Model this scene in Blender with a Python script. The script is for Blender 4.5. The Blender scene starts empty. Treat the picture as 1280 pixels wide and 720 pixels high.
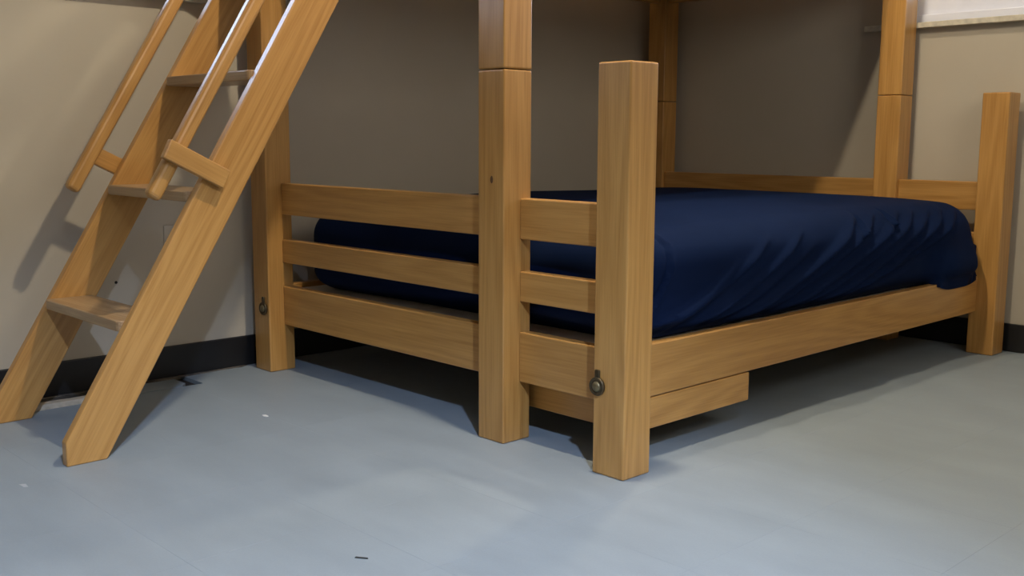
import bpy, bmesh, math, random
from mathutils import Vector, Matrix
random.seed(7)
SC = bpy.context.scene
COL = SC.collection

# ------------------------------------------------------------------ camera
cam_d = bpy.data.cameras.new('camera')
cam = bpy.data.objects.new('camera', cam_d)
COL.objects.link(cam)
cam_d.sensor_fit = 'HORIZONTAL'
cam_d.sensor_width = 36.0
cam_d.lens = 36.0 * 1307.77 / 1280.0
cam_d.clip_start = 0.02
right = Vector((0.690797, 0.723035, 0.004377))
up = Vector((-0.105533, 0.094835, 0.989883))
fwd = Vector((-0.715306, 0.684271, -0.141816))
m = Matrix((right, up, -fwd)).transposed().to_4x4()
m.translation = Vector((2.93156, -1.67372, 0.73084))
cam.matrix_world = m
SC.camera = cam

# ------------------------------------------------------------------ colour management
SC.view_settings.view_transform = 'Standard'
SC.view_settings.look = 'None'
SC.view_settings.gamma = 1.0
SC.view_settings.use_curve_mapping = False
SC.view_settings.exposure = 0.0

# ------------------------------------------------------------------ world (overcast daylight outside the windows)
wd = bpy.data.worlds.new('daylight')
SC.world = wd
wd.use_nodes = True
bgn = wd.node_tree.nodes['Background']
bgn.inputs['Color'].default_value = (0.56, 0.71, 1.0, 1)
bgn.inputs['Strength'].default_value = 10.0

# ------------------------------------------------------------------ lamp light (ceiling fixtures modelled below)
LAMP_A = (1.47, -0.06, 2.40)       # ceiling lamp over the near corner of the bed
LAMP_D = (1.16, 0.95, 2.40)        # its twin over the middle of the bed's edge
LAMP_B = (3.62, -1.66, 2.40)       # cool spotlight aimed at the open floor
def lamp(name, kind, loc, power, colour, size):
    d = bpy.data.lights.new(name, kind)
    d.energy = power
    d.color = colour
    o = bpy.data.objects.new(name, d)
    o.location = loc
    COL.objects.link(o)
    if kind == 'AREA':
        d.shape = 'DISK'
        d.size = size
    else:
        d.shadow_soft_size = size
    return o
WARM = (1.0, 0.87, 0.66)
lamp('bulb_light', 'AREA', (LAMP_A[0], LAMP_A[1], 2.385), 30, WARM, 0.08)
lamp('bulb_light', 'AREA', (LAMP_D[0], LAMP_D[1], 2.385), 13, WARM, 0.10)
sp = lamp('spot_light', 'SPOT', (3.62, -1.66, 2.38), 450, (0.55, 0.70, 1.0), 0.05)
sp.data.spot_size = math.radians(47)
sp.data.spot_blend = 0.85
sp.rotation_euler = (Vector((1.64, -0.86, 0.0)) - Vector(sp.location)).to_track_quat('-Z', 'Y').to_euler()
# added soft fill light at the right wall, brightening faces turned that way
fill = lamp('fill_light', 'AREA', (3.785, 0.10, 1.95), 17, (1.0, 0.93, 0.82), 1.0)
fill.data.shape = 'RECTANGLE'
fill.data.size, fill.data.size_y = 1.5, 0.8
fill.rotation_euler = (math.radians(90), 0, math.radians(90))
# sky portals in the two open windows
for loc, rot, sx, sy in (((1.81, 2.155, 1.504), (math.radians(-90), 0, 0), 1.55, 0.66), ((-0.15, -1.02, 1.56), (0, math.radians(-90), 0), 0.75, 1.72)):
    po = lamp('sky_portal', 'AREA', loc, 1, (1, 1, 1), 1)
    po.data.shape = 'RECTANGLE'
    po.data.size, po.data.size_y = sx, sy
    po.rotation_euler = rot
    po.data.cycles.is_portal = True

# ------------------------------------------------------------------ helpers
def tag(o, label=None, cat=None, group=None, kind=None):
    if label: o['label'] = label
    if cat: o['category'] = cat
    if group: o['group'] = group
    if kind: o['kind'] = kind
    return o

def empty(name, loc=(0, 0, 0)):
    o = bpy.data.objects.new(name, None)
    o.location = loc
    o.empty_display_size = 0.05
    COL.objects.link(o)
    return o

def link(name, me, mat, parent=None, loc=(0, 0, 0), rot=(0, 0, 0)):
    o = bpy.data.objects.new(name, me)
    o.location = loc
    o.rotation_euler = rot
    if mat is not None and len(me.materials) == 0:
        me.materials.append(mat)
    if parent is not None:
        o.parent = parent
    COL.objects.link(o)
    return o

def bm_mesh(bm, name, smooth=False):
    me = bpy.data.meshes.new(name)
    bmesh.ops.recalc_face_normals(bm, faces=bm.faces[:])
    bm.to_mesh(me)
    bm.free()
    if smooth:
        for f in me.polygons: f.use_smooth = True
    return me

def box_bm(x0, x1, y0, y1, z0, z1, bev=0.0, seg=2, bm=None):
    own = bm is None
    b = bmesh.new()
    bmesh.ops.create_cube(b, size=1.0)
    for v in b.verts:
        v.co = Vector(((x0 + x1) / 2 + v.co.x * (x1 - x0), (y0 + y1) / 2 + v.co.y * (y1 - y0), (z0 + z1) / 2 + v.co.z * (z1 - z0)))
    if bev > 0:
        bmesh.ops.bevel(b, geom=b.edges[:], offset=bev, segments=seg, profile=0.5, affect='EDGES')
    if own:
        return b
    t = bpy.data.meshes.new('t')
    b.to_mesh(t); b.free()
    bm.from_mesh(t)
    bpy.data.meshes.remove(t)
    return bm

def box(name, x0, x1, y0, y1, z0, z1, mat, parent=None, bev=0.0, seg=2):
    """box given in world extents; the object's origin is its centre"""
    cx, cy, cz = (x0 + x1) / 2, (y0 + y1) / 2, (z0 + z1) / 2
    me = bm_mesh(box_bm(x0 - cx, x1 - cx, y0 - cy, y1 - cy, z0 - cz, z1 - cz, bev, seg), name)
    pl = parent.location if parent is not None else Vector((0, 0, 0))
    if parent is not None and parent.parent is not None:
        pl = pl + parent.parent.location
    return link(name, me, mat, parent, (cx - pl[0], cy - pl[1], cz - pl[2]))

def prism_x(name, x0, x1, pts, mat, parent=None, bev=0.0, seg=2):
    """polygon in (y,z) extruded along x; origin at polygon's mean"""
    cy = sum(q[0] for q in pts) / len(pts); cz = sum(q[1] for q in pts) / len(pts); cx = (x0 + x1) / 2
    b = bmesh.new()
    f0 = [b.verts.new((x0 - cx, y - cy, z - cz)) for y, z in pts]
    f1 = [b.verts.new((x1 - cx, y - cy, z - cz)) for y, z in pts]
    n = len(pts)
    b.faces.new(f0); b.faces.new(f1[::-1])
    for i in range(n):
        b.faces.new((f0[i], f0[(i + 1) % n], f1[(i + 1) % n], f1[i]))
    bmesh.ops.recalc_face_normals(b, faces=b.faces[:])
    if bev > 0:
        bmesh.ops.bevel(b, geom=b.edges[:], offset=bev, segments=seg, profile=0.5, affect='EDGES')
    pl = parent.location if parent is not None else Vector((0, 0, 0))
    return link(name, bm_mesh(b, name), mat, parent, (cx - pl[0], cy - pl[1], cz - pl[2]))

# ------------------------------------------------------------------ materials
def new_mat(name):
    mt = bpy.data.materials.new(name)
    mt.use_nodes = True
    nt = mt.node_tree
    return mt, nt, nt.nodes['Principled BSDF']

def N(nt, kind, **kw):
    n = nt.nodes.new(kind)
    for k, v in kw.items():
        if k.startswith('i_'):
            n.inputs[k[2:].replace('_', ' ')].default_value = v
        else:
            setattr(n, k, v)
    return n

def ramp(nt, stops):
    r = nt.nodes.new('ShaderNodeValToRGB')
    el = r.color_ramp.elements
    while len(el) < len(stops): el.new(0.5)
    for e, (p, c) in zip(el, stops):
        e.position = p
        e.color = (c[0], c[1], c[2], 1)
    return r

def plain(name, col, rough=0.5, metal=0.0, noise=0.0, nscale=20.0, bump=0.0, bscale=200.0, spec=0.5):
    mt, nt, b = new_mat(name)
    b.inputs['Roughness'].default_value = rough
    b.inputs['Metallic'].default_value = metal
    b.inputs['Specular IOR Level'].default_value = spec
    tc = N(nt, 'ShaderNodeTexCoord')
    nz = N(nt, 'ShaderNodeTexNoise'); nz.inputs['Scale'].default_value = nscale; nz.inputs['Detail'].default_value = 5
    nt.links.new(tc.outputs['Object'], nz.inputs['Vector'])
    r = ramp(nt, [(0.3, [c * (1 - noise) for c in col]), (0.7, [min(1, c * (1 + noise)) for c in col])])
    nt.links.new(nz.outputs['Fac'], r.inputs['Fac'])
    nt.links.new(r.outputs['Color'], b.inputs['Base Color'])
    if bump > 0:
        n2 = N(nt, 'ShaderNodeTexNoise'); n2.inputs['Scale'].default_value = bscale; n2.inputs['Detail'].default_value = 3
        nt.links.new(tc.outputs['Object'], n2.inputs['Vector'])
        bp = N(nt, 'ShaderNodeBump'); bp.inputs['Strength'].default_value = bump; bp.inputs['Distance'].default_value = 0.002
        nt.links.new(n2.outputs['Fac'], bp.inputs['Height'])
        nt.links.new(bp.outputs['Normal'], b.inputs['Normal'])
    return mt

def wood(name, axis, light=(0.545, 0.285, 0.080), dark=(0.375, 0.175, 0.040), rough=0.36):
    """varnished oak: cathedral growth rings and fine pores stretched along the board's length"""
    mt, nt, b = new_mat(name)
    L = nt.links.new
    tc = N(nt, 'ShaderNodeTexCoord')
    oi = N(nt, 'ShaderNodeObjectInfo')
    off = N(nt, 'ShaderNodeVectorMath', operation='SCALE'); off.inputs['Scale'].default_value = 1.0
    sc = N(nt, 'ShaderNodeMath', operation='MULTIPLY'); sc.inputs[1].default_value = 37.0
    L(oi.outputs['Random'], sc.inputs[0])
    cmb = N(nt, 'ShaderNodeCombineXYZ')
    for i in range(3): L(sc.outputs[0], cmb.inputs[i])
    # rings: noise field strongly stretched along the grain, contoured by sine
    st = [1.0, 1.0, 1.0]; st['xyz'.index(axis)] = 0.085
    mp = N(nt, 'ShaderNodeMapping'); mp.inputs['Scale'].default_value = st
    L(tc.outputs['Object'], mp.inputs['Vector'])
    ad = N(nt, 'ShaderNodeVectorMath', operation='ADD')
    L(mp.outputs['Vector'], ad.inputs[0]); L(cmb.outputs[0], ad.inputs[1])
    n1 = N(nt, 'ShaderNodeTexNoise'); n1.inputs['Scale'].default_value = 9.0; n1.inputs['Detail'].default_value = 1.5; n1.inputs['Roughness'].default_value = 0.4
    L(ad.outputs[0], n1.inputs['Vector'])
    mu = N(nt, 'ShaderNodeMath', operation='MULTIPLY'); mu.inputs[1].default_value = 62.0
    L(n1.outputs['Fac'], mu.inputs[0])
    sn = N(nt, 'ShaderNodeMath', operation='SINE'); L(mu.outputs[0], sn.inputs[0])
    mr = N(nt, 'ShaderNodeMapRange'); mr.inputs['From Min'].default_value = -1; mr.inputs['From Max'].default_value = 1
    L(sn.outputs[0], mr.inputs['Value'])
    # pores
    st2 = [1.0, 1.0, 1.0]; st2['xyz'.index(axis)] = 0.03
    mp2 = N(nt, 'ShaderNodeMapping'); mp2.inputs['Scale'].default_value = st2
    L(tc.outputs['Object'], mp2.inputs['Vector'])
    ad2 = N(nt, 'ShaderNodeVectorMath', operation='ADD'); L(mp2.outputs['Vector'], ad2.inputs[0]); L(cmb.outputs[0], ad2.inputs[1])
    n2 = N(nt, 'ShaderNodeTexNoise'); n2.inputs['Scale'].default_value = 240.0; n2.inputs['Detail'].default_value = 2.0
    L(ad2.outputs[0], n2.inputs['Vector'])
    # broad tone patches
    n3 = N(nt, 'ShaderNodeTexNoise'); n3.inputs['Scale'].default_value = 14.0; n3.inputs['Detail'].default_value = 2.0
    L(ad.outputs[0], n3.inputs['Vector'])
    a1 = N(nt, 'ShaderNodeMath', operation='MULTIPLY'); a1.inputs[1].default_value = 0.24; L(mr.outputs[0], a1.inputs[0])
    a2 = N(nt, 'ShaderNodeMath', operation='MULTIPLY_ADD'); a2.inputs[1].default_value = 0.75; L(n2.outputs['Fac'], a2.inputs[0]); L(a1.outputs[0], a2.inputs[2])
    a3 = N(nt, 'ShaderNodeMath', operation='MULTIPLY_ADD'); a3.inputs[1].default_value = 0.38; L(n3.outputs['Fac'], a3.inputs[0]); L(a2.outputs[0], a3.inputs[2])
    r = ramp(nt, [(0.30, dark), (0.88, light)])
    L(a3.outputs[0], r.inputs['Fac'])
    hv = N(nt, 'ShaderNodeHueSaturation')
    vr = N(nt, 'ShaderNodeMapRange'); vr.inputs['To Min'].default_value = 0.93; vr.inputs['To Max'].default_value = 1.07
    L(oi.outputs['Random'], vr.inputs['Value']); L(vr.outputs[0], hv.inputs['Value'])
    L(r.outputs['Color'], hv.inputs['Color'])
    L(hv.outputs['Color'], b.inputs['Base Color'])
    b.inputs['Roughness'].default_value = rough
    b.inputs['Specular IOR Level'].default_value = 0.4
    b.inputs['Coat Weight'].default_value = 0.35
    b.inputs['Coat Roughness'].default_value = 0.22
    bp = N(nt, 'ShaderNodeBump'); bp.inputs['Strength'].default_value = 0.12; bp.inputs['Distance'].default_value = 0.001
    L(n2.outputs['Fac'], bp.inputs['Height']); L(bp.outputs['Normal'], b.inputs['Normal'])
    return mt

M = {}
M['wx'] = wood('oak_along_x', 'x')
M['wy'] = wood('oak_along_y', 'y')
M['wz'] = wood('oak_along_z', 'z')
M['wrung'] = wood('oak_rung', 'x', (0.44, 0.29, 0.15), (0.25, 0.14, 0.06))
M['wall'] = plain('painted_wall', (0.50, 0.44, 0.345), 0.75, noise=0.02, nscale=6, bump=0.10, bscale=420)
M['ceil'] = plain('ceiling_paint', (0.62, 0.60, 0.55), 0.9, noise=0.02)
M['base'] = plain('black_vinyl', (0.010, 0.010, 0.011), 0.42, noise=0.2, nscale=8)
M['white'] = plain('white_gloss_paint', (0.80, 0.82, 0.92), 0.35, noise=0.02)
M['sill'] = plain('worn_sill_paint', (0.62, 0.56, 0.44), 0.6, noise=0.18, nscale=45)
M['plate'] = plain('beige_plastic', (0.52, 0.47, 0.39), 0.4, noise=0.02)
M['brass'] = plain('antique_brass', (0.10, 0.075, 0.042), 0.42, metal=0.8, noise=0.35, nscale=90)
M['brass_light'] = plain('rubbed_brass', (0.22, 0.18, 0.10), 0.40, metal=0.8, noise=0.25, nscale=90)
M['platform'] = plain('pale_board', (0.78, 0.72, 0.66), 0.8, noise=0.12, nscale=14)
M['sub'] = plain('dark_subfloor', (0.030, 0.022, 0.017), 0.9, noise=0.6, nscale=35, bump=0.5, bscale=90)
M['broken'] = plain('broken_strip_top', (0.10, 0.085, 0.07), 0.85, noise=0.7, nscale=30, bump=0.5, bscale=120)
M['broken_edge'] = plain('broken_strip_edge', (0.50, 0.43, 0.33), 0.8, noise=0.2, nscale=40)
M['black'] = plain('black_hole', (0.006, 0.006, 0.006), 0.8)
M['speck'] = plain('pale_speck', (0.75, 0.74, 0.70), 0.7)
M['scuff'] = plain('dark_debris', (0.05, 0.045, 0.035), 0.8)
M['scrap'] = plain('grey_scrap', (0.40, 0.42, 0.44), 0.7)
M['knot'] = plain('wood_knot', (0.10, 0.045, 0.016), 0.5, noise=0.4, nscale=300)
M['fixture'] = plain('fixture_metal', (0.75, 0.74, 0.71), 0.4)

def navy():
    mt, nt, b = new_mat('navy_cotton')
    L = nt.links.new
    tc = N(nt, 'ShaderNodeTexCoord')
    nz = N(nt, 'ShaderNodeTexNoise'); nz.inputs['Scale'].default_value = 9; nz.inputs['Detail'].default_value = 4
    L(tc.outputs['Object'], nz.inputs['Vector'])
    r = ramp(nt, [(0.3, (0.0036, 0.0105, 0.040)), (0.7, (0.0046, 0.0125, 0.046))])
    L(nz.outputs['Fac'], r.inputs['Fac']); L(r.outputs['Color'], b.inputs['Base Color'])
    b.inputs['Roughness'].default_value = 0.75
    b.inputs['Specular IOR Level'].default_value = 0.05
    b.inputs['Sheen Weight'].default_value = 0.0
    b.inputs['Sheen Roughness'].default_value = 0.45
    b.inputs['Sheen Tint'].default_value = (0.45, 0.6, 1.0, 1)
    wv = N(nt, 'ShaderNodeTexNoise'); wv.inputs['Scale'].default_value = 900
    L(tc.outputs['Object'], wv.inputs['Vector'])
    bp = N(nt, 'ShaderNodeBump'); bp.inputs['Strength'].default_value = 0.15; bp.inputs['Distance'].default_value = 0.0006
    L(wv.outputs['Fac'], bp.inputs['Height']); L(bp.outputs['Normal'], b.inputs['Normal'])
    return mt
M['navy'] = navy()

def vinyl():
    mt, nt, b = new_mat('grey_vinyl_tile')
    L = nt.links.new
    geo = N(nt, 'ShaderNodeNewGeometry')
    oi = N(nt, 'ShaderNodeObjectInfo')
    mp = N(nt, 'ShaderNodeMapping'); mp.inputs['Scale'].default_value = (2.2, 6.0, 1)
    L(geo.outputs['Position'], mp.inputs['Vector'])
    n1 = N(nt, 'ShaderNodeTexNoise'); n1.inputs['Scale'].default_value = 1.6; n1.inputs['Detail'].default_value = 6; n1.inputs['Roughness'].default_value = 0.6
    L(mp.outputs[0], n1.inputs['Vector'])
    n2 = N(nt, 'ShaderNodeTexNoise'); n2.inputs['Scale'].default_value = 260; n2.inputs['Detail'].default_value = 3
    L(geo.outputs['Position'], n2.inputs['Vector'])
    ma = N(nt, 'ShaderNodeMath', operation='MULTIPLY_ADD'); ma.inputs[1].default_value = 0.35
    L(n2.outputs['Fac'], ma.inputs[0]); L(n1.outputs['Fac'], ma.inputs[2])
    r = ramp(nt, [(0.42, (0.228, 0.266, 0.292)), (0.92, (0.272, 0.314, 0.342))])
    L(ma.outputs[0], r.inputs['Fac'])
    hv = N(nt, 'ShaderNodeHueSaturation')
    vr = N(nt, 'ShaderNodeMapRange'); vr.inputs['To Min'].default_value = 0.993; vr.inputs['To Max'].default_value = 1.007
    L(oi.outputs['Random'], vr.inputs['Value']); L(vr.outputs[0], hv.inputs['Value']); L(r.outputs['Color'], hv.inputs['Color'])
    L(hv.outputs['Color'], b.inputs['Base Color'])
    rr = N(nt, 'ShaderNodeMapRange'); rr.inputs['To Min'].default_value = 0.42; rr.inputs['To Max'].default_value = 0.62
    L(n1.outputs['Fac'], rr.inputs['Value']); L(rr.outputs[0], b.inputs['Roughness'])
    b.inputs['Specular IOR Level'].default_value = 0.35
    bp = N(nt, 'ShaderNodeBump'); bp.inputs['Strength'].default_value = 0.06; bp.inputs['Distance'].default_value = 0.002
    L(n2.outputs['Fac'], bp.inputs['Height']); L(bp.outputs['Normal'], b.inputs['Normal'])
    return mt
M['vinyl'] = vinyl()

def glass():
    mt, nt, b = new_mat('window_glass')
    L = nt.links.new
    tr = N(nt, 'ShaderNodeBsdfTransparent'); tr.inputs['Color'].default_value = (0.93, 0.95, 0.96, 1)
    gl = N(nt, 'ShaderNodeBsdfGlossy'); gl.inputs['Roughness'].default_value = 0.02
    fr = N(nt, 'ShaderNodeFresnel')
    mx = N(nt, 'ShaderNodeMixShader')
    L(fr.outputs[0], mx.inputs[0]); L(tr.outputs[0], mx.inputs[1]); L(gl.outputs[0], mx.inputs[2])
    L(mx.outputs[0], nt.nodes['Material Output'].inputs['Surface'])
    return mt
M['glass'] = glass()

def emit(name, col, s):
    mt, nt, b = new_mat(name)
    b.inputs['Base Color'].default_value = (0.9, 0.9, 0.88, 1)
    b.inputs['Emission Color'].default_value = (*col, 1)
    b.inputs['Emission Strength'].default_value = s
    return mt

# ------------------------------------------------------------------ room shell
XW, YW, XR, YR, ZC = -0.065, 2.07, 3.80, -3.0, 2.5
def structure(o):
    o['kind'] = 'structure'
    return o

SLOT = (XW, 0.080, -0.78, -0.225)          # missing strip of flooring beside the left wall
# floor slab, its top just below the tiles; the tiles carry the visible surface
floor = structure(box('floor', XW - 0.1, XR + 0.1, YR - 0.1, YW + 0.1, -0.13, -0.0125, M['sub']))
TX0, TY0, TS, GAP = 0.080, -0.580, 0.305, 0.00014
tile_cache = {}
def tile(x0, x1, y0, y1):
    key = (round(x1 - x0, 4), round(y1 - y0, 4))
    if key not in tile_cache:
        hx, hy = (x1 - x0) / 2 - GAP / 2, (y1 - y0) / 2 - GAP / 2
        b = bmesh.new()
        c = 0.00015
        lo = [b.verts.new((sx * hx, sy * hy, -0.012)) for sx, sy in ((-1, -1), (1, -1), (1, 1), (-1, 1))]
        mi = [b.verts.new((sx * hx, sy * hy, -c)) for sx, sy in ((-1, -1), (1, -1), (1, 1), (-1, 1))]
        hi = [b.verts.new((sx * (hx - c), sy * (hy - c), 0)) for sx, sy in ((-1, -1), (1, -1), (1, 1), (-1, 1))]
        b.faces.new(hi); b.faces.new(lo[::-1])
        for i in range(4):
            j = (i + 1) % 4
            b.faces.new((lo[i], lo[j], mi[j], mi[i])); b.faces.new((mi[i], mi[j], hi[j], hi[i]))
        tile_cache[key] = bm_mesh(b, 'tile')
    fl = floor.location
    return link('tile', tile_cache[key], M['vinyl'], floor, ((x0 + x1) / 2 - fl.x, (y0 + y1) / 2 - fl.y, -fl.z))

xs = [XW] + [TX0 + TS * k for k in range(0, 11)]
ys = [TY0 + TS * k for k in range(-4, 9)] + [YW]
for i in range(len(xs) - 1):
    for j in range(len(ys) - 1):
        x0, x1, y0, y1 = xs[i], xs[i + 1], ys[j], ys[j + 1]
        if i == 0:
            # the strip along the left wall is cut away where the floor is broken
            segs = [(y0, y1)]
            out = []
            for a, b_ in segs:
                if b_ <= SLOT[2] or a >= SLOT[3]: out.append((a, b_))
                else:
                    if a < SLOT[2]: out.append((a, SLOT[2]))
                    if b_ > SLOT[3]: out.append((SLOT[3], b_))
            for a, b_ in out:
                if b_ - a > 0.02: tile(x0, x1, a, b_)
        else:
            tile(x0, x1, y0, y1)
# the rest of the floor, out of the picture, as one surface
bm = bmesh.new()
box_bm(xs[-1] + GAP, XR, ys[0], YW, -0.0124, 0.0, bm=bm)
box_bm(XW, XR, YR, ys[0] - GAP, -0.0124, 0.0, bm=bm)
o = link('tile_field', bm_mesh(bm, 'tile_field'), M['vinyl'], floor, (-floor.location.x, -floor.location.y, -floor.location.z))
o['kind'] = 'stuff'

LY0, LY1 = -1.88, -0.16                     # window in the left wall, just above the frame
bm = bmesh.new()
box_bm(XW - 0.12, XW, YR, LY0, -0.0125, ZC, bm=bm)
box_bm(XW - 0.12, XW, LY1, YW + 0.12, -0.0125, ZC, bm=bm)
box_bm(XW - 0.12, XW, LY0, LY1, -0.0125, 1.148, bm=bm)
box_bm(XW - 0.12, XW, LY0, LY1, 1.95, ZC, bm=bm)
structure(link('wall_left', bm_mesh(bm, 'wall_left'), M['wall']))
structure(box('wall_right', XR, XR + 0.12, YR, YW + 0.12, -0.0125, ZC, M['wall']))
structure(box('wall_rear', XW, XR, YR - 0.12, YR, -0.0125, ZC, M['wall']))
structure(box('ceiling', XW - 0.12, XR + 0.12, YR - 0.12, YW + 0.12, ZC, ZC + 0.1, M['ceil']))
# back wall with the window opening
WX0, WX1, WZ0, WZ1 = 1.00, 2.62, 1.148, 1.86
bm = bmesh.new()
box_bm(XW, WX0, YW, YW + 0.12, -0.0125, ZC, bm=bm)
box_bm(WX1, XR, YW, YW + 0.12, -0.0125, ZC, bm=bm)
box_bm(WX0, WX1, YW, YW + 0.12, -0.0125, WZ0, bm=bm)
box_bm(WX0, WX1, YW, YW + 0.12, WZ1, ZC, bm=bm)
structure(link('wall_back', bm_mesh(bm, 'wall_back'), M['wall']))

structure(box('baseboard_left', XW, XW + 0.009, YR, YW, 0.0005, 0.097, M['base'], bev=0.003))
structure(box('baseboard_back', XW + 0.009, XR, YW - 0.009, YW, 0.0005, 0.099, M['base'], bev=0.003))

# window: reveal, stepped white frame, sash, glass, projecting sill
win = structure(empty('window_1', (WX0, YW, WZ0)))
def frame_ring(name, x0, x1, z0, z1, wd_, y0, y1, mat, parent, bev=0.002):
    b = bmesh.new()
    box_bm(x0, x1, y0, y1, z0, z0 + wd_, bev, bm=b)
    box_bm(x0, x1, y0, y1, z1 - wd_, z1, bev, bm=b)
    box_bm(x0, x0 + wd_, y0, y1, z0 + wd_, z1 - wd_, bev, bm=b)
    box_bm(x1 - wd_, x1, y0, y1, z0 + wd_, z1 - wd_, bev, bm=b)
    for v in b.verts: v.co -= Vector(parent.location)
    return link(name, bm_mesh(b, name), mat, parent)
frame_ring('window_frame', WX0, WX1, WZ0, WZ1, 0.030, YW + 0.012, YW + 0.10, M['white'], win)
frame_ring('sash', WX0 + 0.030, WX1 - 0.030, WZ0 + 0.030, WZ1 - 0.030, 0.070, YW + 0.035, YW + 0.075, M['white'], win)
box('mullion', 1.80, 1.835, YW + 0.03, YW + 0.08, WZ0 + 0.10, WZ1 - 0.10, M['white'], win, 0.002)
box('pane', WX0 + 0.10, 1.80, YW + 0.052, YW + 0.058, WZ0 + 0.10, WZ1 - 0.10, M['glass'], win)
box('pane', 1.835, WX1 - 0.10, YW + 0.052, YW + 0.058, WZ0 + 0.10, WZ1 - 0.10, M['glass'], win)
box('window_sill', 0.945, WX1 + 0.05, YW - 0.032, YW + 0.012, 1.1285, 1.148, M['sill'], win, 0.002)

# window in the left wall, above the picture's top edge; the underside of its sill shows
win2 = structure(empty('window_2', (XW, LY0, 1.148)))
def frame_ring_x(name, y0, y1, z0, z1, wd_, x0, x1, mat, parent, bev=0.002):
    b = bmesh.new()
    box_bm(x0, x1, y0, y1, z0, z0 + wd_, bev, bm=b)
    box_bm(x0, x1, y0, y1, z1 - wd_, z1, bev, bm=b)
    box_bm(x0, x1, y0, y0 + wd_, z0 + wd_, z1 - wd_, bev, bm=b)
    box_bm(x0, x1, y1 - wd_, y1, z0 + wd_, z1 - wd_, bev, bm=b)
    for v in b.verts: v.co -= Vector(parent.location)
    return link(name, bm_mesh(b, name), mat, parent)
frame_ring_x('window_frame', LY0, LY1, 1.148, 1.95, 0.030, XW - 0.10, XW - 0.012, M['white'], win2)
frame_ring_x('sash', LY0 + 0.030, LY1 - 0.030, 1.178, 1.92, 0.034, XW - 0.075, XW - 0.035, M['white'], win2)
box('pane', XW - 0.058, XW - 0.052, LY0 + 0.064, LY1 - 0.064, 1.212, 1.886, M['glass'], win2)
box('window_sill', XW - 0.012, XW + 0.034, LY0 - 0.05, -0.105, 1.1285, 1.148, M['sill'], win2, 0.002)

# small things fixed to the left wall
o = empty('wall_plate', (XW, -0.225, 0.418))
tag(o, 'blank beige cover plate on the left wall behind the ladder', 'wall plate')
box('cover', XW, XW + 0.006, -0.262, -0.190, 0.370, 0.466, M['plate'], o, 0.002)
for zz in (0.392, 0.444):
    b = bmesh.new()
    bmesh.ops.create_cone(b, cap_ends=True, segments=12, radius1=0.0035, radius2=0.003, depth=0.002)
    link('screw', bm_mesh(b, 'screw'), M['fixture'], o, (0.007, -0.001, zz - 0.418), (0, math.pi / 2, 0))
b = bmesh.new()
bmesh.ops.create_cone(b, cap_ends=True, segments=14, radius1=0.0045, radius2=0.0038, depth=0.002)
o = link('wall_hole', bm_mesh(b, 'wall_hole'), M['black'], None, (XW + 0.001, -0.413, 0.307), (0, math.pi / 2, 0))  # black disc stands in for the dark of a small hole
tag(o, 'tiny hole, drawn as a black disc, in the left wall between the ladder sides', 'wall hole')

# broken strip of flooring beside the left wall
o = empty('loose_floor_strip', (0.0, -0.5, -0.0125))
tag(o, 'loose broken floor strip with pale edge lying along the black baseboard', 'floor strip')
def quad_slab(name, pts, z0, z1, mat, parent):
    b = bmesh.new()
    lo = [b.verts.new((x, y, z0)) for x, y in pts]; hi = [b.verts.new((x, y, z1 + dz)) for (x, y), dz in zip(pts, [0] * len(pts))]
    n = len(pts)
    b.faces.new(lo[::-1]); b.faces.new(hi)
    for i in range(n): b.faces.new((lo[i], lo[(i + 1) % n], hi[(i + 1) % n], hi[i]))
    for v in b.verts: v.co -= Vector(parent.location)
    return link(name, bm_mesh(b, name), mat, parent)
quad_slab('broken_board', [(-0.052, -0.775), (0.060, -0.76), (0.064, -0.60), (0.060, -0.47), (0.045, -0.435), (0.02, -0.46), (-0.052, -0.43)], -0.0124, -0.002, M['broken'], o)
quad_slab('pale_edge', [(0.040, -0.752), (0.0795, -0.752), (0.0775, -0.60), (0.072, -0.475), (0.046, -0.462), (0.050, -0.60)], -0.0018, 0.014, M['broken_edge'], o)
quad_slab('grey_sliver', [(-0.052, -0.428), (0.045, -0.425), (0.062, -0.41), (0.067, -0.34), (0.066, -0.285), (0.040, -0.262), (-0.052, -0.262)], -0.0124, -0.001, M['vinyl'], o)
quad_slab('dirt_line', [(-0.055, -0.60), (-0.035, -0.56), (-0.040, -0.40), (-0.030, -0.30), (-0.044, -0.10), (-0.040, -0.03), (-0.055, 0.0)], -0.0005, 0.0022, M['broken'], o)
# crumbs on the floor
def crumb(name, label, cat, x, y, pts, h, mat):
    b = bmesh.new()
    lo = [b.verts.new((px, py, 0)) for px, py in pts]; hi = [b.verts.new((px * 0.9, py * 0.9, h)) for px, py in pts]
    n = len(pts)
    b.faces.new(lo[::-1]); b.faces.new(hi)
    for i in range(n): b.faces.new((lo[i], lo[(i + 1) % n], hi[(i + 1) % n], hi[i]))
    o = link(name, bm_mesh(b, name), mat, None, (x, y, 0.0002))
    tag(o, label, cat)
crumb('paper_crumb', 'tiny white crumb on the floor right of the ladder foot', 'crumb', 0.536, -0.283, [(-0.012, -0.003), (0, -0.006), (0.012, -0.002), (0.010, 0.004), (-0.006, 0.005)], 0.0015, M['speck'])
crumb('wood_splinter', 'small dark splinter on the bare floor at the bottom edge', 'splinter', 1.487, -0.654, [(-0.010, -0.008), (-0.002, -0.003), (0.010, 0.006), (0.009, 0.008), (-0.003, 0.0), (-0.011, -0.005)], 0.002, M['scuff'])
crumb('paper_scrap', 'faint pale scrap on the floor by the near ladder foot', 'scrap', 0.683, -0.947, [(-0.014, -0.006), (0.012, -0.004), (0.016, 0.004), (-0.008, 0.007)], 0.0006, M['scrap'])

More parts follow.
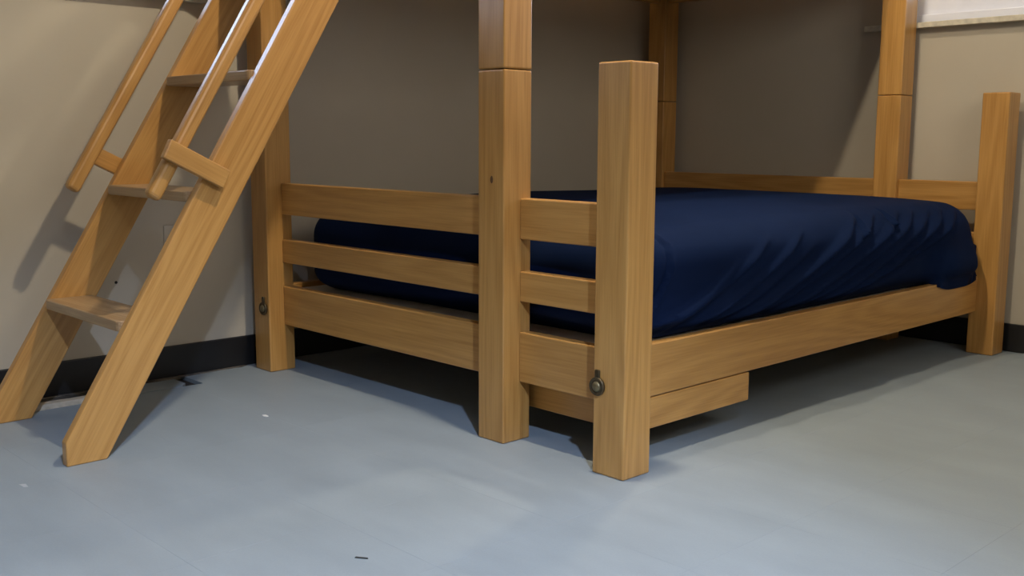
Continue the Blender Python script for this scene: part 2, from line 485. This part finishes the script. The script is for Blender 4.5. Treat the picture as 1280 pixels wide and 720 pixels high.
# ------------------------------------------------------------------ bunk bed
W = 0.09
XA, XB, XC = 0.0, 1.063, 1.440
Y0, Y1 = 0.0, 1.939
HJ, HT = 0.889, 1.86
bed = empty('bunk_bed', (0.76, 1.0, 0.0))
tag(bed, 'light oak bunk bed, twin over full, with square posts and slatted ends', 'bunk bed')
BV = 0.004
def post(x, y, z0, z1):
    return box('post', x, x + W, y, y + W, z0, z1, M['wz'], bed, BV, 3)
for x in (XA, XB):
    for y in (Y0, Y1):
        post(x, y, 0.0, HJ - 0.0008)
        post(x, y, HJ + 0.0008, HT)
for y in (Y0, Y1):
    post(XC, y, 0.0, HJ)
RT = 0.030
EZ = [(0.146, 0.269), (0.343, 0.416), (0.493, 0.590)]
yn0, yn1 = 0.053, 0.053 + RT
yf0, yf1 = 1.955, 1.955 + RT
for ya, yb in ((yn0, yn1), (yf0, yf1)):
    for za, zb in EZ:
        box('end_rail', XA + W, XB, ya, yb, za, zb, M['wx'], bed, 0.003)
        box('end_rail', XB + W, XC, ya, yb, za, zb, M['wx'], bed, 0.003)
        box('end_rail', XA + W, XB, ya, yb, za + 1.154, zb + 1.154, M['wx'], bed, 0.003)
# long side rails
box('side_rail', 1.435, 1.465, W, Y1, 0.146, 0.269, M['wy'], bed, 0.003)
box('side_rail', 0.028, 0.058, W, Y1, 0.146, 0.269, M['wy'], bed, 0.003)
for za, zb in ((1.300, 1.423), (1.60, 1.69)):
    box('side_rail', 1.061, 1.091, W, Y1, za, zb, M['wy'], bed, 0.003)
    box('side_rail', 0.028, 0.058, W, Y1, za, zb, M['wy'], bed, 0.003)
# cleats, cross slats and mattress boards
box('cleat', 1.410, 1.435, 0.15, 1.90, 0.175, 0.212, M['wy'], bed, 0.002)
box('cleat', 0.058, 0.083, 0.15, 1.90, 0.175, 0.212, M['wy'], bed, 0.002)
for k in range(8):
    yy = 0.18 + k * 0.225
    box('slat', 0.060, 1.433, yy, yy + 0.07, 0.212, 0.232, M['wx'], bed, 0.002)
box('mattress_board', 0.060, 1.432, 0.086, 1.950, 0.2325, 0.2535, M['platform'], bed, 0.002)
box('mattress_board', 0.060, 1.059, 0.086, 1.950, 1.335, 1.356, M['platform'], bed, 0.002)
# short boards under the corner by the near post
box('support_board', 1.436, 1.464, 0.094, 0.570, 0.070, 0.1435, M['wy'], bed, 0.003)
box('support_board', 0.960, 1.434, 0.112, 0.140, 0.070, 0.1435, M['wx'], bed, 0.003)

# bolt covers: a domed disc with a small tab on top
def lathe(profile, seg=28):
    b = bmesh.new()
    rings = []
    for r, h in profile:
        rings.append([b.verts.new((r * math.cos(2 * math.pi * k / seg), r * math.sin(2 * math.pi * k / seg), h)) for k in range(seg)])
    for a, c in zip(rings, rings[1:]):
        for k in range(seg):
            b.faces.new((a[k], a[(k + 1) % seg], c[(k + 1) % seg], c[k]))
    b.faces.new(rings[-1]); b.faces.new(rings[0][::-1])
    return b
disc_me = bm_mesh(lathe([(0.0205, 0), (0.0208, 0.004), (0.0195, 0.0072), (0.0172, 0.0068), (0.0155, 0.0042), (0.0125, 0.0042), (0.0118, 0.0055)]), 'bolt_cover', True)
boss_me = bm_mesh(lathe([(0.0115, 0), (0.0113, 0.003), (0.0095, 0.0055), (0.006, 0.0068), (0.002, 0.0072)]), 'boss', True)
tab_bm = box_bm(-0.0072, 0.0072, 0.010, 0.0370, 0.0, 0.0050, 0.0024, 3)
tab_me = bm_mesh(tab_bm, 'tab', True)
for me_, mt_ in ((disc_me, M['brass']), (boss_me, M['brass_light']), (tab_me, M['brass'])):
    me_.materials.append(mt_)
for x, y, z, ry in ((XC + 0.014, 0.0, 0.197, -1), (XA + 0.060, 0.0, 0.200, -1), (XC + 0.014, Y1 + W, 0.197, 1)):
    c = link('bolt_cover', disc_me, None, bed, (x - bed.location.x, y - bed.location.y, z), (math.pi / 2 if ry < 0 else -math.pi / 2, 0, 0 if ry < 0 else math.pi))
    c['label'] = 'antique brass bolt cover'
    link('boss', boss_me, None, c, (0, 0, 0.0034))
    link('tab', tab_me, None, c, (0, 0, 0.0))

b = bmesh.new()
bmesh.ops.create_cone(b, cap_ends=True, segments=16, radius1=0.0048, radius2=0.0044, depth=0.0006)
for v in b.verts: v.co.y *= 1.9
link('knot', bm_mesh(b, 'knot'), M['knot'], bed, (1.111 - bed.location.x, -0.0002 - bed.location.y, 0.634), (math.pi / 2, 0, 0))

# ------------------------------------------------------------------ mattress in a navy fitted sheet
def gy_end(p, hy):
    return p.y < -hy + 0.12

def mattress(name, x0, x1, y0, y1, z0, z1, folds, crown):
    cx, cy, cz = (x0 + x1) / 2, (y0 + y1) / 2, (z0 + z1) / 2
    hx, hy, hz = (x1 - x0) / 2, (y1 - y0) / 2, (z1 - z0) / 2
    r = 0.095
    rt = 0.088
    rb = 0.065
    st = 0.0095
    nx, ny, nz = int(2 * hx / st), int(2 * hy / st), int(2 * hz / st)
    b = bmesh.new()
    def grid(f, n, m_):
        g = [[b.verts.new(f(i / n, j / m_)) for j in range(m_ + 1)] for i in range(n + 1)]
        for i in range(n):
            for j in range(m_):
                b.faces.new((g[i][j], g[i + 1][j], g[i + 1][j + 1], g[i][j + 1]))
    A = lambda t, h: -h + 2 * h * t
    grid(lambda u, v: (A(u, hx), A(v, hy), hz), nx, ny)
    grid(lambda u, v: (A(u, hx), A(v, hy), -hz), nx, ny)
    grid(lambda u, v: (hx, A(u, hy), A(v, hz)), ny, nz)
    grid(lambda u, v: (-hx, A(u, hy), A(v, hz)), ny, nz)
    grid(lambda u, v: (A(u, hx), hy, A(v, hz)), nx, nz)
    grid(lambda u, v: (A(u, hx), -hy, A(v, hz)), nx, nz)
    bmesh.ops.remove_doubles(b, verts=b.verts[:], dist=1e-5)
    for v in b.verts:
        p = v.co.copy()
        rr = rt if p.z > 0 else rb
        q = Vector((max(-hx + r, min(hx - r, p.x)), max(-hy + r, min(hy - r, p.y)), max(-hz + rb, min(hz - rt, p.z))))
        d = p - q
        ln = d.length
        if ln > 1e-6:
            n = d / ln
            p = q + Vector((n.x * r, n.y * r, n.z * rr))
        else:
            n = Vector((0, 0, 1 if p.z > 0 else -1))
        # plump top
        if p.z > 0:
            k = p.z / hz
            p.z += crown * k * (1 - (p.x / hx) ** 4) * (1 - (p.y / hy) ** 4)
        wy, wz = p.y + cy, p.z + cz
        if n.x > 0.15 and p.x > 0:
            wgt = min(1.0, (n.x - 0.15) / 0.4)
            dsp = 0.0
            for (ya, za, yb, zb, wid, amp) in folds:
                dy, dz = yb - ya, zb - za
                L2 = math.hypot(dy, dz)
                t = ((wy - ya) * dy + (wz - za) * dz) / (L2 * L2)
                s = ((wy - ya) * -dz + (wz - za) * dy) / L2
                bow = 0.018 * math.sin(math.pi * max(0, min(1, t)))
                s += bow
                e = max(0.0, min(1.0, (t + 0.10) / 0.18)) * max(0.0, min(1.0, (1.12 - t) / 0.30))
                dsp += 2.3 * amp * e * (math.exp(-(s / wid) ** 2) - 0.55 * math.exp(-((s + 1.6 * wid) / wid) ** 2))
            if folds:
                # the sheet's side hangs inwards below the plump shoulder
                zk = 0.468 + 0.012 * math.sin(wy * 4.3 + 0.6)
                if wz < zk:
                    dsp -= 0.016 * min(1.0, (zk - wz) / 0.11)
                # slack corner of the sheet bulging over the rail
                g = math.exp(-((wy - 1.78) / 0.16) ** 4) * math.exp(-((wz - 0.315) / 0.10) ** 2)
                dsp += 0.060 * g
            p.x += dsp * wgt
            lim = p.x + cx
            gy = math.exp(-((wy - 1.77) / 0.15) ** 4)
            if folds and gy > 0.35 and p.z < 0 and n.x < 0.98:
                # the sheet's loose hem lies on the rail and hangs over its outer face
                if n.x < 0.40:
                    p.z = max(p.z, 0.2715 - cz)
                elif n.x < 0.58:
                    p.x = 1.4695 - cx; p.z = 0.2720 - cz
                elif n.x < 0.80:
                    p.x = 1.4720 - cx; p.z = 0.2720 - 0.026 * gy - cz
                else:
                    p.x += (max(p.x, 1.4750 - cx) - p.x) * min(1.0, (gy - 0.35) / 0.35)
            elif folds and wz < 0.274 and 1.4335 < lim < 1.469:
                p.x = 1.4335 - cx
        if folds and p.z < 0 and n.y < -0.05 and gy_end(p, hy):
            # near end: the sheet's lower edge is rucked up, baring the board
            w_ = max(0.0, min(1.0, (-n.y) / 0.5))
            p.z += 0.034 * w_ * (1 - (p.z + hz) / hz) * (math.exp(-((p.x + cx - 1.0) / 0.42) ** 2))
        if folds:
            p.z += 0.004 * math.sin(p.x * 7 + 1.3) * math.sin(p.y * 5.5) * max(0, n.z)
            if n.y < -0.3:
                p.y += 0.006 * math.sin((wz * 40 - p.x * 16)) * math.exp(-((p.x - 0.2) / 0.35) ** 2)
        v.co = p
    me = bm_mesh(b, name, True)
    return link(name, me, M['navy'], None, (cx, cy, cz))

FOLDS = [
    (0.215, 0.300, 0.520, 0.420, 0.010, 0.005),
    (0.262, 0.292, 0.640, 0.466, 0.011, 0.008),
    (0.392, 0.290, 0.803, 0.472, 0.010, 0.008),
    (0.470, 0.288, 0.860, 0.440, 0.008, 0.004),
    (0.560, 0.278, 1.123, 0.500, 0.012, 0.011),
    (0.650, 0.280, 1.250, 0.505, 0.009, 0.008),
    (0.785, 0.285, 1.400, 0.505, 0.010, 0.010),
    (0.900, 0.290, 1.502, 0.505, 0.009, 0.008),
    (1.010, 0.285, 1.600, 0.500, 0.010, 0.007),
    (1.155, 0.300, 1.700, 0.505, 0.011, 0.010),
    (1.300, 0.330, 1.780, 0.490, 0.010, 0.008),
    (1.126, 0.440, 1.175, 0.555, 0.006, -0.006),
    (1.315, 0.450, 1.345, 0.560, 0.006, -0.008),
    (0.185, 0.340, 0.252, 0.490, 0.006, -0.007),
    (0.252, 0.485, 0.180, 0.548, 0.006, -0.006),
]
mt = mattress('mattress', 0.095, 1.458, 0.122, 1.930, 0.2545, 0.513, FOLDS, 0.040)
tag(mt, 'thick mattress in a rumpled navy blue fitted sheet on the lower bunk', 'mattress')

# ------------------------------------------------------------------ ladder leaning on the end of the bed
lad = empty('bunk_ladder', (0.37, -0.79, 0.0))
tag(lad, 'light oak bunk ladder with handrails leaning beside the left wall', 'ladder')
SL = 0.61
ang = math.atan(SL)
def fy(z): return -0.866 + SL * z
def byk(z): return -0.742 + SL * z
yc = 0.046                                    # plumb cut that meets the bed's end rail
def tilted_board(name, x0, x1, pts, mat, bev):
    """polygon in (y,z) whose local z runs along the ladder's slope, so that the grain follows it"""
    cy = sum(q[0] for q in pts) / len(pts); cz = sum(q[1] for q in pts) / len(pts); cx = (x0 + x1) / 2
    ca, sa = math.cos(ang), math.sin(ang)
    loc = [((y - cy) * ca - (z - cz) * sa, (y - cy) * sa + (z - cz) * ca) for y, z in pts]
    b = bmesh.new()
    n = len(loc)
    f0 = [b.verts.new((x0 - cx, y, z)) for y, z in loc]; f1 = [b.verts.new((x1 - cx, y, z)) for y, z in loc]
    b.faces.new(f0); b.faces.new(f1[::-1])
    for i in range(n): b.faces.new((f0[i], f0[(i + 1) % n], f1[(i + 1) % n], f1[i]))
    bmesh.ops.recalc_face_normals(b, faces=b.faces[:])
    bmesh.ops.bevel(b, geom=b.edges[:], offset=bev, segments=3, profile=0.5, affect='EDGES')
    return link(name, bm_mesh(b, name), mat, lad, (cx - lad.location.x, cy - lad.location.y, cz), (-ang, 0, 0))
z_cut = (yc + 0.742) / SL
z_top = (yc + 0.866) / SL
for x1 in (0.145, 0.622):
    tilted_board('stringer', x1 - 0.026, x1, [(-0.833, 0.0), (-0.742, 0.0), (yc, z_cut), (yc, z_top), (-0.833, (-0.833 + 0.866) / SL)], M['wz'], 0.003)
for z in (0.310, 0.602, 0.894, 1.186):
    f = fy(z) - 0.016
    pts = [(0.2255, 0.060), (-0.2255, 0.060)]
    for cxr, a0 in ((-0.2255 + 0.014, math.pi), (0.2255 - 0.014, 1.5 * math.pi)):
        for q in range(5):
            a_ = a0 + q * math.pi / 8
            pts.append((cxr + 0.014 * math.cos(a_), -0.065 + 0.014 + 0.014 * math.sin(a_)))
    b = bmesh.new()
    lo = [b.verts.new((px, py, -0.0125)) for px, py in pts]; hi = [b.verts.new((px, py, 0.0125)) for px, py in pts]
    b.faces.new(lo[::-1]); b.faces.new(hi)
    for q in range(len(pts)):
        b.faces.new((lo[q], lo[(q + 1) % len(pts)], hi[(q + 1) % len(pts)], hi[q]))
    bmesh.ops.bevel(b, geom=[e for e in b.edges if abs(e.verts[0].co.z - e.verts[1].co.z) < 1e-5], offset=0.003, segments=2, profile=0.5, affect='EDGES')
    link('rung', bm_mesh(b, 'rung'), M['wrung'], lad, (0.3705 - lad.location.x, f + 0.065 - lad.location.y, z - 0.0125))
def ry0(z): return -0.985 + SL * z
for xa, xb in ((0.114, 0.148), (0.591, 0.6245)):
    zb_, zt_ = 0.592, 1.50
    pts = [(ry0(zb_ + 0.008), zb_ + 0.008), (ry0(zb_ - 0.012) + 0.042, zb_ - 0.012), (ry0(zt_) + 0.042, zt_), (ry0(zt_), zt_)]
    tilted_board('handrail', xa, xb, pts, M['wz'], 0.0105)
# bracket: short board across handrail and stringer, square to the slope
def bracket(xa, xb, yc_, zc_, hl=0.083):
    ca, sa = math.cos(ang), math.sin(ang)
    hw = 0.0235
    b = box_bm(-(xb - xa) / 2, (xb - xa) / 2, -hl, hl, -hw, hw, 0.003, 2)
    link('bracket', bm_mesh(b, 'bracket'), M['wy'], lad, ((xa + xb) / 2 - lad.location.x, yc_ - lad.location.y, zc_), (-0.47, 0, 0))
bracket(0.6250, 0.6450, -0.503, 0.667)
bracket(0.6250, 0.6450, -0.503 + 0.60 * SL, 0.667 + 0.60)
bracket(0.0935, 0.1135, -0.475, 0.655, 0.066)
bracket(0.0935, 0.1135, -0.475 + 0.60 * SL, 0.655 + 0.60, 0.066)

# ------------------------------------------------------------------ lamps out of the picture, and an added window around the fill light
bulb_m = emit('lit_bulb', (1.0, 0.86, 0.66), 8)
for loc, label in ((LAMP_A, 'round ceiling lamp above the near corner of the bunk'), (LAMP_D, 'round ceiling lamp above the middle of the bunk')):
    o = empty('ceiling_lamp', (loc[0], loc[1], ZC))
    tag(o, label, 'lamp', 'ceiling lamps')
    link('lamp_base', bm_mesh(lathe([(0.09, 0), (0.09, -0.02), (0.08, -0.03)], 28), 'lamp_base'), M['fixture'], o)
    link('bulb', bm_mesh(lathe([(0.02, -0.03), (0.03, -0.045), (0.055, -0.065), (0.06, -0.08), (0.05, -0.095), (0.02, -0.103)], 24), 'bulb', True), bulb_m, o)
o = empty('spot_lamp', (LAMP_B[0], LAMP_B[1], ZC))
tag(o, 'small cool spotlight on the ceiling aimed at the open floor', 'lamp')
link('lamp_base', bm_mesh(lathe([(0.05, 0), (0.05, -0.02), (0.02, -0.03)], 24), 'lamp_base'), M['fixture'], o)
link('lamp_head', bm_mesh(lathe([(0.03, -0.03), (0.045, -0.06), (0.055, -0.095), (0.05, -0.097), (0.02, -0.075)], 24), 'lamp_head', True), M['fixture'], o)
w2 = structure(empty('added_window', (XR, 0.10, 1.95)))  # unseen window, made up to house the added fill light
b = bmesh.new()
for y0, y1, z0, z1 in ((-0.82, 0.82, -0.47, -0.40), (-0.82, 0.82, 0.40, 0.47), (-0.82, -0.75, -0.40, 0.40), (0.75, 0.82, -0.40, 0.40)):
    box_bm(-0.03, 0.0, y0, y1, z0, z1, 0.003, bm=b)
link('window_frame', bm_mesh(b, 'window_frame'), M['white'], w2)
link('added_curtain', bm_mesh(box_bm(-0.010, -0.004, -0.75, 0.75, -0.40, 0.40), 'added_curtain'), M['white'], w2)  # white panel of the made-up window, just behind the fill light
